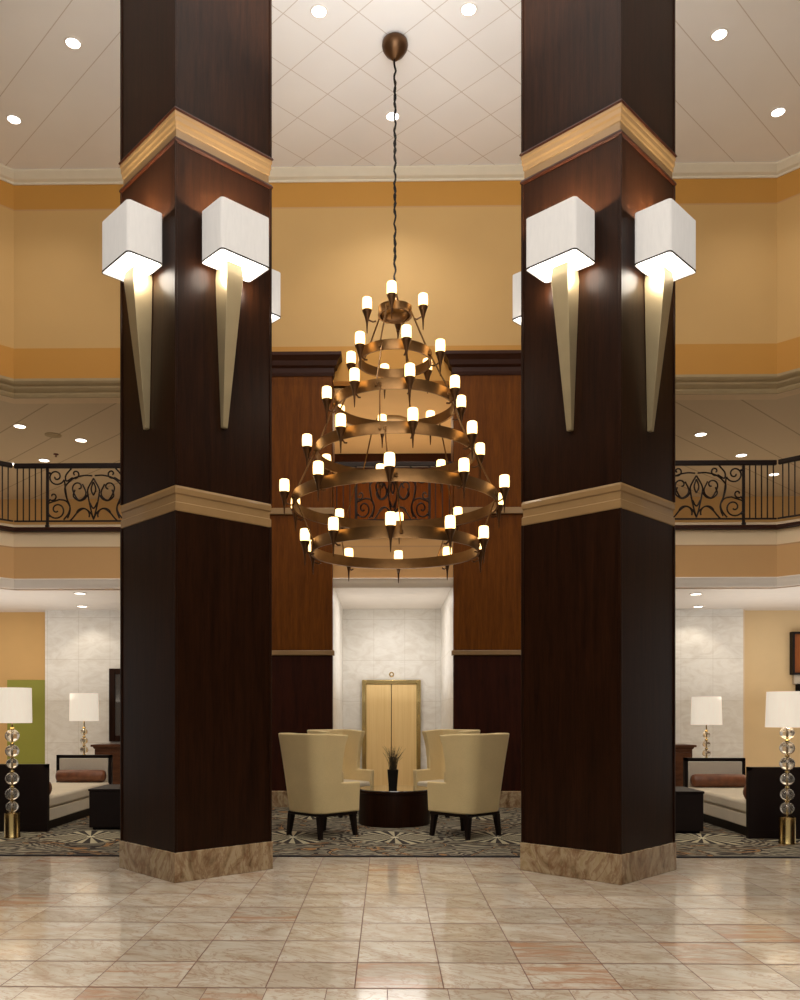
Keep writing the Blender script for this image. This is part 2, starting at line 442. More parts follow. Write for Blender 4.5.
# mezzanine slab, its fascia and ledges
slab = [(-13, 21.2), (-13, WY - 3.5), (LW[0], WY - 3.4), (LC[0], WY + .15), (RC[0], WY + .15), (RW[0], WY - 3.4), (13, WY - 3.5), (13, 21.2)]
struct('floor_upper', prism(BM(), slab, 3.62, 4.47), 'white_paint')
struct('wall_fascia', sweep(BM(), FULL, [(0, 3.60), (0, 4.50), (-.16, 4.50), (-.16, 3.60)]), 'fascia')
struct('trim_4', sweep(BM(), FULL, [(0, 3.73), (.06, 3.73), (.07, 3.715), (.06, 3.69), (.05, 3.64), (.03, 3.575), (0, 3.57)]), 'white_paint')
struct('trim_5', sweep(BM(), FULL, [(-.05, 4.50), (.07, 4.50), (.09, 4.52), (.09, 4.55), (.07, 4.57), (-.05, 4.57)]), 'lip_wood')
struct('trim_6', sweep(BM(), FULL, [(-.02, 4.571), (-.06, 4.571), (-.06, 4.63), (-.02, 4.63)]), 'cream_paint')
# soffit of the ground floor
struct('ceiling_lower', prism(BM(), [(-13, 18), (-13, WY - 3.45), (LW[0], WY - 3.4), (LC[0], WY + .1), (-1.2, WY + .1), (-1.2, 18)], 3.56, 3.61), 'white_paint')
struct('ceiling_lower.001', prism(BM(), [(1.4, 18), (1.4, WY + .1), (RC[0], WY + .1), (RW[0], WY - 3.4), (13, WY - 3.45), (13, 18)], 3.56, 3.61), 'white_paint')
# balcony ceiling and rear walls upstairs
struct('ceiling_balcony', prism(BM(), [(-13, 21.2), (-13, WY - 3.2), (LW[0], WY - 3.2), (LC[0], WY + .2), (-1.3, WY + .2), (-1.3, 21.2)], 6.75, 6.85), 'balcony_ceiling')
struct('ceiling_balcony.001', prism(BM(), [(1.5, 21.2), (1.5, WY + .2), (RC[0], WY + .2), (RW[0], WY - 3.2), (13, WY - 3.2), (13, 21.2)], 6.75, 6.85), 'balcony_ceiling')
struct('ceiling_lobby', box(BM(), -1.3, 1.5, WY + .2, 18.6, 6.95, 7.05), 'soft_tan_paint')
struct('wall_balcony_left', box(BM(), -13, -1.3, 20.9, 21.1, 4.47, 6.75), 'tan_paint')
struct('wall_balcony_right', box(BM(), 1.5, 13, 20.9, 21.1, 4.47, 6.75), 'tan_paint')
bm = box(BM(), -1.3, 1.5, 18.1, 18.3, 4.47, 6.95); struct('wall_lobby_upper', bm, 'panel_wood')
struct('trim_7', box(BM(), -1.3, 1.5, 18.0, 18.1, 6.55, 6.95), 'lip_wood', bevel=.02)
for i, x in enumerate((-1.32, 1.42)):
    struct('wall_lobby_%s_upper' % ('left', 'right')[i], box(BM(), x, x + .1, WY + .4, 18.1, 4.47, 6.95), 'soft_tan_paint')
# ground floor: pale stone cladding, painted walls behind
struct('wall_stone_left', box(BM(), -6.72, -1.05, 16.9, 17.1, 0, 3.56), 'white_marble')
struct('wall_stone_right', box(BM(), 1.25, 6.93, 16.9, 17.1, 0, 3.56), 'white_marble')
struct('wall_painted_left', box(BM(), -13, -6.6, 17.2, 17.4, 0, 3.56), 'tan_paint')
struct('wall_painted_right', box(BM(), 6.8, 13, 17.15, 17.35, 0, 3.56), 'soft_tan_paint')
struct('wall_accent_left', box(BM(), -7.58, -6.725, 17.15, 17.2, 0, 2.2), 'green_paint')
struct('trim_8', box(BM(), 6.935, 7.0, 17.0, 17.15, 0, 3.56), 'cream_paint')
# elevator lobby
struct('wall_lobby_rear', box(BM(), -1.05, 1.25, 17.3, 17.45, 0, 3.66), 'white_marble')
struct('wall_lobby_left', box(BM(), -1.05, OXL - .0, WY + .02, 17.3, 0, 3.66), 'white_marble')
struct('wall_lobby_right', box(BM(), OXR + .0, 1.25, WY + .02, 17.3, 0, 3.66), 'white_marble')
struct('ceiling_elevator_lobby', box(BM(), -1.05, 1.25, WY - .0, 17.45, 3.66, 3.72), 'white_paint')
# dark panelling on both sides of the opening, two storeys high
for side, x0, x1 in (('left', PXL, OXL), ('right', OXR, PXR)):
    bm = BM()
    for z0, z1, mi in ((.27, 2.46, 1), (2.55, 4.735, 0), (4.85, 7.12, 0)): box(bm, x0, x1, WY - .14, WY + .02, z0, z1, mi)
    box(bm, x0 + .01, x1 - .01, WY - .11, WY + .0, .27, 7.1)
    w = struct('wall_panelling_' + side, bm, ['panel_wood', 'dark_panel_wood'], bevel=.006)
    bm = BM()                     # reveal upstairs
    xr = x1 - .08 if side == 'left' else x0 - 0
    box(bm, xr, xr + .08, WY - .1, WY + .45, 4.6, 7.1)
    struct('wall_reveal_' + side, bm, 'panel_wood')
    path = [(x0, WY + .0), (x0, WY - .14), (x1, WY - .14), (x1, WY + .0)]
    prof = [(0, 6.98), (.015, 6.98), (.03, 7.03), (.03, 7.10), (.07, 7.13), (.09, 7.20), (.13, 7.25), (.15, 7.27), (.15, 7.32), (0, 7.33)]
    struct('trim_' + ('9', '10')[side == 'right'], sweep(BM(), path, prof), 'lip_wood')
    struct('wall_cap_' + side, box(BM(), x0, x1, WY - .139, WY - .001, 7.12, 7.329), 'panel_wood')
    for k, (z0, z1, p) in enumerate(((4.74, 4.845, .04), (2.465, 2.545, .03))):
        struct('trim_%d' % (11 + k + 2 * (side == 'right')), sweep(BM(), path, [(0, z0), (p, z0), (p, z1), (0, z1)]), 'gold_trim', bevel=.01)
    struct('baseboard_' + side, sweep(BM(), path, [(0, 0), (.05, 0), (.05, .26), (.03, .275), (0, .275)]), 'brown_marble')

# elevator door
d = struct('door_1', box(BM(), -.48, .68, 17.26, 17.3, .0, 2.19), 'black_wood')
bm = BM(); box(bm, -.49, -.41, 17.2, 17.26, 0, 2.2); box(bm, .60, .68, 17.2, 17.26, 0, 2.2); box(bm, -.41, .60, 17.2, 17.26, 2.12, 2.2)
link('door_frame', bm, 'brass', d, bevel=.01)
for x0, x1 in ((-.405, .089), (.103, .597)):
    link('door_leaf', box(BM(), x0, x1, 17.225, 17.26, .01, 2.11), 'elevator_metal', d, bevel=.006)
lan = thing('elevator_indicator', 'small round brass indicator on pale stone above elevator door', 'indicator', (.10, 17.3, 2.31))
bm = lathe(BM(), [(0, 0), (.05, 0), (.05, .012), (.035, .02), (0, .02)], 20); bm.transform(Matrix.Rotation(R(90), 4, 'X'))
link('bezel', bm, 'brass', lan)
bm = lathe(BM(), [(0, .02), (.028, .02), (.022, .03), (0, .032)], 16); bm.transform(Matrix.Rotation(R(90), 4, 'X'))
link('lens', bm, 'white_paint', lan, smooth=40)

# ------------------------------------------------------------------ columns
SH = .735 / math.sqrt(2)      # half side of the shaft; the square stands on its corner
def column(loc, label, rz):
    t = thing('square_column', label, 'column', loc, R(45 + rz), 'tall wood clad columns')
    sq = lambda h: [(h, h), (-h, h), (-h, -h), (h, -h)]
    sqc = lambda h: [(-h, -h), (h, -h), (h, h), (-h, h)]   # right of travel = outward
    link('marble_base', prism(BM(), sq(SH + .018), 0, .268), 'brown_marble', t, bevel=.006)
    bm = BM()
    for z0, z1 in ((.268, 3.33), (3.56, 6.655), (6.925, HZ)):
        box(bm, -SH, SH, -SH, SH, z0, z1)
        for sx in (-1, 1):
            for sy in (-1, 1):   # slim corner beads
                x, y = sx * (SH - .001), sy * (SH - .001)
                box(bm, x - .012, x + .012, y - .012, y + .012, z0, z1)
    link('shaft', bm, 'mahogany', t, bevel=.004)
    def band(z, prof, m, nm): link(nm, sweep(BM(), sqc(SH), [(o, z + dz) for o, dz in prof], closed=True), m, t)
    band(3.33, [(-.03, 0), (.004, 0), (.006, .01), (.006, .075), (-.004, .085), (-.004, .15), (.006, .16), (.008, .205), (.002, .228), (-.03, .23)], 'gold_trim', 'lower_band')
    band(6.67, [(-.03, 0), (-.012, 0), (-.012, .085), (-.004, .095), (-.002, .13), (.006, .15), (.006, .19), (.012, .205), (.012, .235), (-.03, .235)], 'gold_trim', 'upper_band')
    band(6.625, [(-.03, 0), (.008, 0), (.018, .012), (.018, .026), (.008, .045), (-.03, .05)], 'lip_wood', 'lip')
    band(6.902, [(-.03, 0), (.014, 0), (.024, .012), (.016, .03), (-.03, .04)], 'lip_wood', 'lip')
    return t
CL, CR = (-1.868, 8.43), (2.05, 8.40)
column((*CL, 0), 'tall mahogany column on marble base left of chandelier', -1.4)
column((*CR, 0), 'tall mahogany column on marble base right of chandelier', 1.4)

# sconces on the column faces
def make_sconce():
    t = thing('wall_sconce', 'x', 'wall lamp')
    W, D, H = .525, .35, .46          # local +Y is away from the column face
    poly = rrect(W, D, .035, 5)
    yc = D / 2 + .035
    bm = BM()
    inner = rrect(W - .016, D - .016, .03, 5)
    rings = [[(x, y + yc, z) for x, y in p] for p, z in ((poly, 0), (poly, H), (inner, H), (inner, 0), (poly, 0))]
    loft(bm, rings, caps=False); bmesh.ops.remove_doubles(bm, verts=bm.verts, dist=1e-5)
    link('lamp_shade', bm, 'sconce_shade', t, smooth=30)
    bm = BM(); p2 = rrect(W + .006, D + .006, .037, 5); p3 = rrect(W - .002, D - .002, .034, 5)
    loft(bm, [[(x, y + yc, z) for x, y in p] for p, z in ((p2, -.003), (p2, .010), (p3, .010), (p3, -.003), (p2, -.003))], caps=False)
    bmesh.ops.remove_doubles(bm, verts=bm.verts, dist=1e-5)
    link('shade_rim', bm, 'iron', t)
    bm = BM(); pi = rrect(W - .03, D - .03, .03, 5)
    prism(bm, [(x, y + yc) for x, y in pi], .03, .045)
    link('diffuser', bm, 'sconce_diffuser', t)
    # tapering wedge
    def q(w, d, y0, z): return [(-w / 2, y0, z), (w / 2, y0, z), (w / 2, y0 + d, z), (-w / 2, y0 + d, z)]
    bm = loft(BM(), [q(.052, .040, .0, -1.44), q(.175, .200, .004, -.085), q(.16, .18, .01, .028)])
    link('wedge_bracket', bm, 'sconce_metal', t, bevel=.004)
    bm = BM(); box(bm, -.05, .05, 0, .04, -.05, .3); link('wall_plate', bm, 'black_metal', t)
    bm = BM(); tube(bm, [(.0, .03, .28), (0, .12, .28), (0, yc, .24), (0, yc, .12)], .008); lathe(bm, [(.018, .05), (.018, .12), (.012, .13)], 12, (0, yc, .0))
    link('lamp_arm', bm, 'chrome', t)
    bm = lathe(BM(), [(0, .12), (.018, .13), (.035, .17), (.03, .21), (0, .235)], 16, (0, yc, 0))
    link('bulb', bm, 'sconce_diffuser', t, smooth=60)
    return t
placed = []
proto = make_sconce(); first = True
SZ = 5.61
BOX = {('left', 'front left'): -.085, ('left', 'front right'): 0, ('right', 'front left'): -.015, ('right', 'front right'): .09, ('left', 'rear'): 0, ('right', 'rear'): 0}
for (cx, cy), cname in ((CL, 'left'), (CR, 'right')):
    for ang, face in ((-135, 'front left'), (-45, 'front right'), ((45 if cname == 'left' else 135), 'rear')):
        o = proto if first else copy_tree(proto); first = False
        tw = -1.4 if cname == 'left' else 1.4
        a = R(ang + tw); k = SH + .001
        sh = {('left', 'front left'): .022, ('left', 'front right'): -.022, ('right', 'front left'): .02, ('right', 'front right'): -.005,
              ('left', 'rear'): .075, ('right', 'rear'): -.10}[(cname, face)]
        dx, dy = -math.sin(a) * sh, math.cos(a) * sh
        SZ = 5.61 if cname == 'left' else 5.56
        o.location = (cx + math.cos(a) * k + dx, cy + math.sin(a) * k + dy, SZ)
        o.rotation_euler = (0, 0, a - PI / 2)
        o['group'] = 'box shade sconces on the columns'
        if face == 'rear':
            o['label'] = 'box shade sconce mostly hidden behind the %s column, above the chandelier' % cname
        else:
            o['label'] = 'white box shade sconce with metal wedge on %s face of %s column' % (face, cname)
        p = Vector((cx + math.cos(a) * (k + .20), cy + math.sin(a) * (k + .20), SZ))
        light('sconce_up', 'POINT', p + Vector((0, 0, .38)), 85, (1, .88, .72), size=.05)
        for q in (-.19, .19):
            light('sconce_down', 'POINT', Vector((cx + math.cos(a) * (k + .10) - math.sin(a) * q, cy + math.sin(a) * (k + .10) + math.cos(a) * q, SZ - .07)), 8, (1, .9, .76), size=.11)
        placed.append((o, BOX[(cname, face)]))

for o, dx in placed:                 # the boxes do not hang exactly centred on their wedges
    for part in o.children:
        if not part.name.startswith(('wedge', 'wall_plate')): part.location.x += dx; part.location.z -= .04 if abs(dx) > .05 else 0

# ------------------------------------------------------------------ balcony railings
def rail_segment(t, L, z0=0):
    """rails along local X from 0 to L"""
    link('top_rail', box(BM(), 0, L, -.03, .03, .98, 1.05), 'iron', t, bevel=.012)
    link('bottom_rail', box(BM(), 0, L, -.012, .012, .09, .115), 'iron', t)
def balusters(t, x0, x1, step=.094):
    n = max(1, round((x1 - x0) / step))
    for i in range(n + 1):
        x = x0 + (x1 - x0) * i / n
        link('baluster', box(BM(), x - .008, x + .008, -.008, .008, .10, .985), 'iron', t)
def post(t, x):
    bm = BM(); box(bm, x - .02, x + .02, -.02, .02, 0, .985)
    box(bm, x - .03, x + .03, -.03, .03, .0, .05)
    link('post', bm, 'iron', t, bevel=.004)
def spiral(cx, cy, r0, r1, a0, a1, n=22):
    return [(cx + (r0 + (r1 - r0) * i / n) * math.cos(R(a0 + (a1 - a0) * i / n)), cy + (r0 + (r1 - r0) * i / n) * math.sin(R(a0 + (a1 - a0) * i / n))) for i in range(n + 1)]
def scroll_panel(t, xc, hw=.76):
    """wrought scrollwork, mirror symmetric about xc; sketched on a 292 x 335 half grid"""
    H = []
    H.append(spiral(236, 282, 8, 54, 360, -160, 34) + cat_rom([(185, 262), (180, 215), (172, 160), (160, 110)], 5))
    H.append(spiral(232, 74, 8, 66, -130, 400, 36) + cat_rom([(228, 140), (175, 130), (150, 95), (150, 60), (165, 20)], 5)[1:])
    H.append(spiral(258, 160, 6, 28, 0, 300) + cat_rom([(275, 140), (290, 120)], 4))
    H.append(spiral(116, 300, 6, 30, -60, 300) + cat_rom([(135, 275), (172, 255), (176, 290), (140, 335)], 5))
    H.append(cat_rom([(8, 288), (60, 290), (120, 275), (160, 245), (182, 210), (172, 150), (150, 95), (160, 50), (190, 12)], 6))
    H.append(spiral(95, 215, 8, 40, 260, -30) + cat_rom([(125, 180), (95, 135), (60, 150), (48, 185), (70, 235)], 6))
    H.append(cat_rom([(36, 170), (60, 140), (95, 132), (128, 160), (118, 200)], 6))
    H.append(cat_rom([(2, 20), (20, 55), (60, 82), (100, 60), (130, 25), (150, 4)], 6))
    H.append(spiral(70, 42, 44, 40, 200, 20, 14))
    leaf = cat_rom([(0, 272), (-34, 210), (-36, 170), (-16, 70), (0, 12)], 6)
    leaf_in = cat_rom([(0, 250), (-13, 215), (-12, 190), (0, 165)], 5)
    chev = cat_rom([(-24, 120), (-10, 92), (0, 82)], 3)
    lines = []
    for l in H + [[(-x, y) for x, y in leaf], [(-x, y) for x, y in leaf_in], [(-x, y) for x, y in chev]]:
        for s in (1, -1): lines.append([(xc + s * x / 292 * hw, 0, .105 + y / 335 * .875) for x, y in l])
    bm = BM()
    for l in lines: tube(bm, l, .0135, 5)
    for s in (1, -1):
        for y in (300, 30): lathe(bm, [(.0, 0), (.03, .012), (.03, .03), (0, .045)], 8, (xc + s * hw * .96, 0, .1 + y / 335 * .87))
    link('scroll_panel', bm, 'iron', t, smooth=60)
RZ = 4.571; RY = WY - .0
yr = WY + .01
def straight_rail(label, x0, x1, xc, hw=.76):
    t = thing('balcony_railing', label, 'railing', (0, yr, RZ), 0, 'wrought iron railings along the balcony')
    o = t
    bmn = BM(); box(bmn, x0, x1, -.03, .03, .98, 1.06); link('top_rail', bmn, 'iron', t, bevel=.012)
    link('bottom_rail', box(BM(), x0, x1, -.012, .012, .10, .125), 'iron', t)
    post(t, xc - hw); post(t, xc + hw); scroll_panel(t, xc, hw)
    if xc - hw - x0 > .2: balusters(t, x0 + .05, xc - hw - .1)
    if x1 - xc - hw > .2: balusters(t, xc + hw + .1, x1 - .05)
    return t
straight_rail('black scrollwork railing straight across the balcony left of the columns', LC[0], PXL, -4.81)
straight_rail('black scrollwork railing straight across the balcony right of the columns', PXR, RC[0], 5.03)
straight_rail('iron railing upstairs in the panelled opening behind the chandelier', OXL + .01, OXR - .01, CX, .60)
for side, c, a in (('left', LC, R(-135)), ('right', RC, R(-45))):
    t = thing('balcony_railing', 'short angled picket railing at the %s edge of the photo' % side, 'railing', (c[0], c[1] + .01, RZ), a, 'wrought iron railings along the balcony')
    L = 3.0
    link('top_rail', box(BM(), .035, L, -.03, .03, .98, 1.06), 'iron', t, bevel=.012)
    link('bottom_rail', box(BM(), .02, L, -.012, .012, .10, .125), 'iron', t)
    balusters(t, .1, L - .1)
    post(t, L)

# ------------------------------------------------------------------ ceiling downlights
def make_down(r, mat):
    t = thing('ceiling_light', 'x', 'ceiling light')
    bm = BM(); n = 32
    prof = [(r * 1.18, 0), (r * 1.18, -.008), (r * 1.0, -.014), (r * .98, 0)]
    rings = [[(q * math.cos(2 * PI * i / n), q * math.sin(2 * PI * i / n), z) for i in range(n)] for q, z in prof]
    loft(bm, rings, caps=False); link('frame', bm, 'white_paint', t, smooth=50)
    link('diffuser', lathe(BM(), [(r * .98, 0), (r * .97, -.006), (r * .5, -.009), (0, -.010)], 32), mat, t)
    return t
atr = [((-.85, 10.86), 'ceiling light nearest the chandelier mount on its left'), ((1.03, 10.86), 'ceiling light nearest the chandelier mount on its right'),
       ((.09, 12.78), 'ceiling light right behind the chandelier cable'),
       ((-4.13, 11.32), 'ceiling light left of the left column, nearer the top of the photo'), ((4.33, 11.31), 'ceiling light right of the right column, nearer the top of the photo'),
       ((-5.54, 12.76), 'ceiling light closest to the left corner of the upper wall'), ((5.75, 12.78), 'ceiling light closest to the right corner of the upper wall')]
p1 = make_down(.092, 'downlight')
for i, ((x, y), lab) in enumerate(atr):
    o = p1 if i == 0 else copy_tree(p1)
    o.location = (x, y, HZ - .001); o['label'] = 'round white recessed ' + lab; o['group'] = 'downlights in the atrium ceiling'
    light('downlight_lamp', 'SPOT', (x, y, HZ - .05), 210 if i < 3 else 80, (1, .95, .88), (0, 0, 0), .09, spot=120, blend=.9)
bal = [((-6.66, 15.59), 'large one nearest the left balcony edge'), ((-5.83, 16.4), 'one beside the left column'), ((-7.05, 17.68), 'one just above the left railing'),
       ((-7.84, 17.9), 'one at the left edge touching the railing top'), ((5.87, 16.24), 'one beside the right column'), ((7.16, 17.56), 'one just above the right railing'),
       ((8.44, 18.96), 'one seen through the right railing pickets'), ((-9.2, 19.6), 'one seen through the left railing pickets')]
p2 = make_down(.10, 'warm_downlight')
for i, ((x, y), lab) in enumerate(bal):
    o = p2 if i == 0 else copy_tree(p2)
    o.location = (x, y, 6.749); o['label'] = 'recessed balcony ceiling light, ' + lab; o['group'] = 'downlights in the balcony ceiling'
    light('balcony_lamp', 'SPOT', (x, y, 6.72), 26, WCOL, (0, 0, 0), .08, spot=130, blend=.9)
low = [((-5.17, 14.5), 'front one left of the left column'), ((-5.75, 16.24), 'rear one left of the left column'), ((5.25, 14.75), 'front one right of the right column'), ((5.9, 16.45), 'rear one right of the right column')]
p3 = make_down(.09, 'warm_downlight')
for i, ((x, y), lab) in enumerate(low):
    o = p3 if i == 0 else copy_tree(p3)
    o.location = (x, y, 3.559); o['label'] = 'recessed light in the lounge ceiling, ' + lab; o['group'] = 'downlights in the lounge ceiling'
for x, y, e in ((-5.75, 16.24, 17), (5.9, 16.3, 17), (-4.2, 16.2, 18), (4.4, 16.2, 18)):
    light('wall_washer', 'SPOT', (x, y, 3.52), e, (1, .9, .76), (R(18), 0, 0), .05, spot=95, blend=.5)
# fills added to brighten the lounge, balcony and lobby
light('lounge_fill_left', 'AREA', (-7.5, 14.2, 3.5), 60, (1, .84, .64), (0, 0, 0), 4, 3)
light('lounge_fill_right', 'AREA', (7.7, 14.2, 3.5), 60, (1, .84, .64), (0, 0, 0), 4, 3)
light('balcony_fill_left', 'AREA', (-7, 18.5, 5.0), 9, (1, .82, .6), (R(180), 0, 0), 5, 3)
light('balcony_fill_right', 'AREA', (7.2, 18.5, 5.0), 9, (1, .82, .6), (R(180), 0, 0), 5, 3)
light('lounge_up_fill_left', 'AREA', (-7.2, 14.8, 1.75), 46, (1, 1, 1), (R(180), 0, 0), 4, 2.5)  # hidden upward fill added to whiten the soffit, likewise on the right
light('lounge_up_fill_right', 'AREA', (7.4, 14.8, 1.75), 46, (1, 1, 1), (R(180), 0, 0), 4, 2.5)
light('lobby_up_fill', 'AREA', (.1, 15.6, 1.75), 14, (1, 1, 1), (R(180), 0, 0), 1.2, 2)  # hidden upward fill added for the elevator lobby ceiling
light('lobby_lamp', 'SPOT', (.1, 16.2, 3.6), 20, (1, .98, .95), (R(22), 0, 0), .06, spot=110, blend=.5)
light('lobby_fill', 'AREA', (.1, 15.4, 3.6), 26, (1, .95, .9), (0, 0, 0), 1.2, 1.2)
light('lobby_upper_lamp', 'AREA', (.1, 16.2, 6.9), 22, (1, .8, .55), (0, 0, 0), 1.4, 1.4)
light('lobby_upper_glow', 'AREA', (.1, 16.4, 4.6), 26, (1, .8, .55), (R(180), 0, 0), 1.6, 2.4)
t = thing('sprinkler', 'tiny dark sprinkler head in balcony ceiling above left railing', 'sprinkler', (-6.65, 17.28, 6.75))
link('cover', lathe(BM(), [(0, 0), (.05, 0), (.05, -.012), (0, -.016)], 16), 'sprinkler_red', t)
link('nozzle', lathe(BM(), [(.012, -.016), (.012, -.05), (.03, -.055), (0, -.06)], 10), 'sprinkler_red', t)
t = thing('ceiling_vent', 'flat round vent in balcony ceiling between the left lights', 'vent', (-6.25, 16.1, 6.75))
link('cover', lathe(BM(), [(0, 0), (.12, 0), (.12, -.01), (.09, -.02), (0, -.025)], 24), 'olive_trim', t)
link('rim', lathe(BM(), [(.12, 0), (.15, 0), (.15, -.012), (.12, -.012)], 24), 'olive_trim', t)
t = thing('ceiling_light', 'round flush light on the upper lobby ceiling seen through the chandelier', 'ceiling light', (.10, 16.0, 6.95))
link('rim', lathe(BM(), [(.30, 0), (.30, -.03), (.27, -.05), (0, -.05)], 32), 'olive_trim', t)
link('diffuser', lathe(BM(), [(.26, -.051), (.2, -.07), (0, -.08)], 32), 'cream_paint', t, smooth=50)

# ------------------------------------------------------------------ chandelier
HX, HY = .11, 11.35
ch = thing('chandelier', 'large tiered bronze ring chandelier with glowing candle cups hanging between columns', 'chandelier', (HX, HY, 0))
# canopy bowl and cable
link('canopy', lathe(BM(), [(0, 10.10), (.035, 10.105), (.06, 10.13), (.12, 10.18), (.16, 10.24), (.172, 10.29), (.165, 10.335), (.14, HZ), (0, HZ)], 32), 'dark_bronze', ch, smooth=50)
pts = [(.012 * math.sin(k * 1.9) * (1 if 0 < k < 60 else 0), .012 * math.cos(k * 2.3) * (1 if 0 < k < 60 else 0), 6.95 + k / 60 * 3.17) for k in range(61)]
bm = tube(BM(), cat_rom(pts, 2), .013, 6)
tube(bm, [(-.012 * math.sin(k * 1.4), -.012 * math.cos(k * 1.7), 6.95 + k / 60 * 3.16) for k in range(61)], .010, 5)
link('cable', bm, 'black_metal', ch, smooth=60)
def ring(R0, z, h, name='ring', th=.022):
    n = 96; bm = BM()
    prof = [(R0 - th, -h / 2), (R0 + th * .2, -h / 2 - .004), (R0, -h * .3), (R0, h * .3), (R0 + th * .2, h / 2 + .004), (R0 - th, h / 2), (R0 - th * .8, 0)]
    rings = [[(r * math.cos(2 * PI * i / n), r * math.sin(2 * PI * i / n), z + zz) for i in range(n)] for r, zz in prof]
    rings.append(rings[0]); loft(bm, rings, caps=False); bmesh.ops.remove_doubles(bm, verts=bm.verts, dist=1e-5)
    return link(name, bm, 'bronze', ch, smooth=40)
tiers = [  # ring radius, ring height, torch radius, first torch angle, torch count, ring depth
    (.22, 6.79, .37, -97, 4, .10, .04),
    (.48, 6.17, .61, -77, 6, .12, .0),
    (.79, 5.555, .90, -79, 8, .13, .02),
    (1.045, 4.93, 1.155, -80, 8, .13, .02),
    (1.345, 4.28, 1.46, -93, 10, .14, .045),
    (1.10, 3.675, 1.195, -93, 10, .14, .035)]
hub = BM(); lathe(hub, [(0, 6.70), (.10, 6.705), (.17, 6.73), (.2, 6.78), (.2, 6.84), (.12, 6.86), (.06, 6.9), (.035, 7.02), (0, 7.03)], 32)
link('hub', hub, 'bronze', ch, smooth=45)
tm = None
for ti, (R0, z, rt, a0, cnt, h, dz) in enumerate(tiers):
    ring(R0, z, h)
    for k in range(cnt):
        a = R(a0 + 360 * k / cnt)
        if tm is None:
            bm = BM()
            lathe(bm, [(0, -.30), (.006, -.29), (.014, -.16), (.030, -.09), (.050, -.03), (.064, .0), (.064, .012), (0, .012)], 14)
            tube(bm, [(-.12, 0, -.14), (-.08, 0, -.15), (-.02, 0, -.12), (0, 0, -.08)], .011, 6)
            to = link('torch_cup', bm, 'dark_bronze', ch, smooth=45); tm = to
            go = link('glass_shade', lathe(BM(), [(0, .012), (.052, .014), (.062, .03), (.064, .10), (.060, .162), (.050, .17), (.046, .15), (0, .145)], 18), 'torch_glass', to, smooth=45)
            tg = go
        else:
            to = tm.copy(); col.objects.link(to); to.parent = ch
            go = tg.copy(); col.objects.link(go); go.parent = to
        to.location = (rt * math.cos(a), rt * math.sin(a), z + dz); to.rotation_euler = (0, 0, a)
light('hub_ceiling_fill', 'SPOT', (HX, HY, 7.1), 95, (.95, .97, 1), (R(180), 0, 0), .25, spot=165, blend=1)  # spot added above the hub to brighten the atrium ceiling
# suspension rods between tiers
for ti in range(5):
    (r1, z1), (r2, z2) = tiers[ti][:2], tiers[ti + 1][:2]
    n = 4 if ti < 2 else 5
    for k in range(n):
        a = R(-118 + 360 * k / n + 7 * ti)
        p = (r1 * math.cos(a), r1 * math.sin(a), z1); q = (r2 * math.cos(a + .06), r2 * math.sin(a + .06), z2)
        bm = tube(BM(), [p, q], .011, 6)
        for w, rr in ((p, r1), (q, r2)): lathe(bm, [(0, -.03), (.022, -.02), (.022, .02), (0, .03)], 8, w)
        link('suspension_rod', bm, 'bronze', ch)

# ------------------------------------------------------------------ carpet
ca = thing('carpet', 'large grey and beige sunburst pattern carpet under the lounge seats', 'carpet', (0, 0, 0))
link('pile', box(BM(), -9, 9.2, 9.16, 13.95, 0, .012), 'carpet', ca)
bm = BM(); box(bm, -9, 9.2, 9.11, 9.16, 0, .013); link('binding', bm, 'carpet_edge', ca)
CZ = .0135

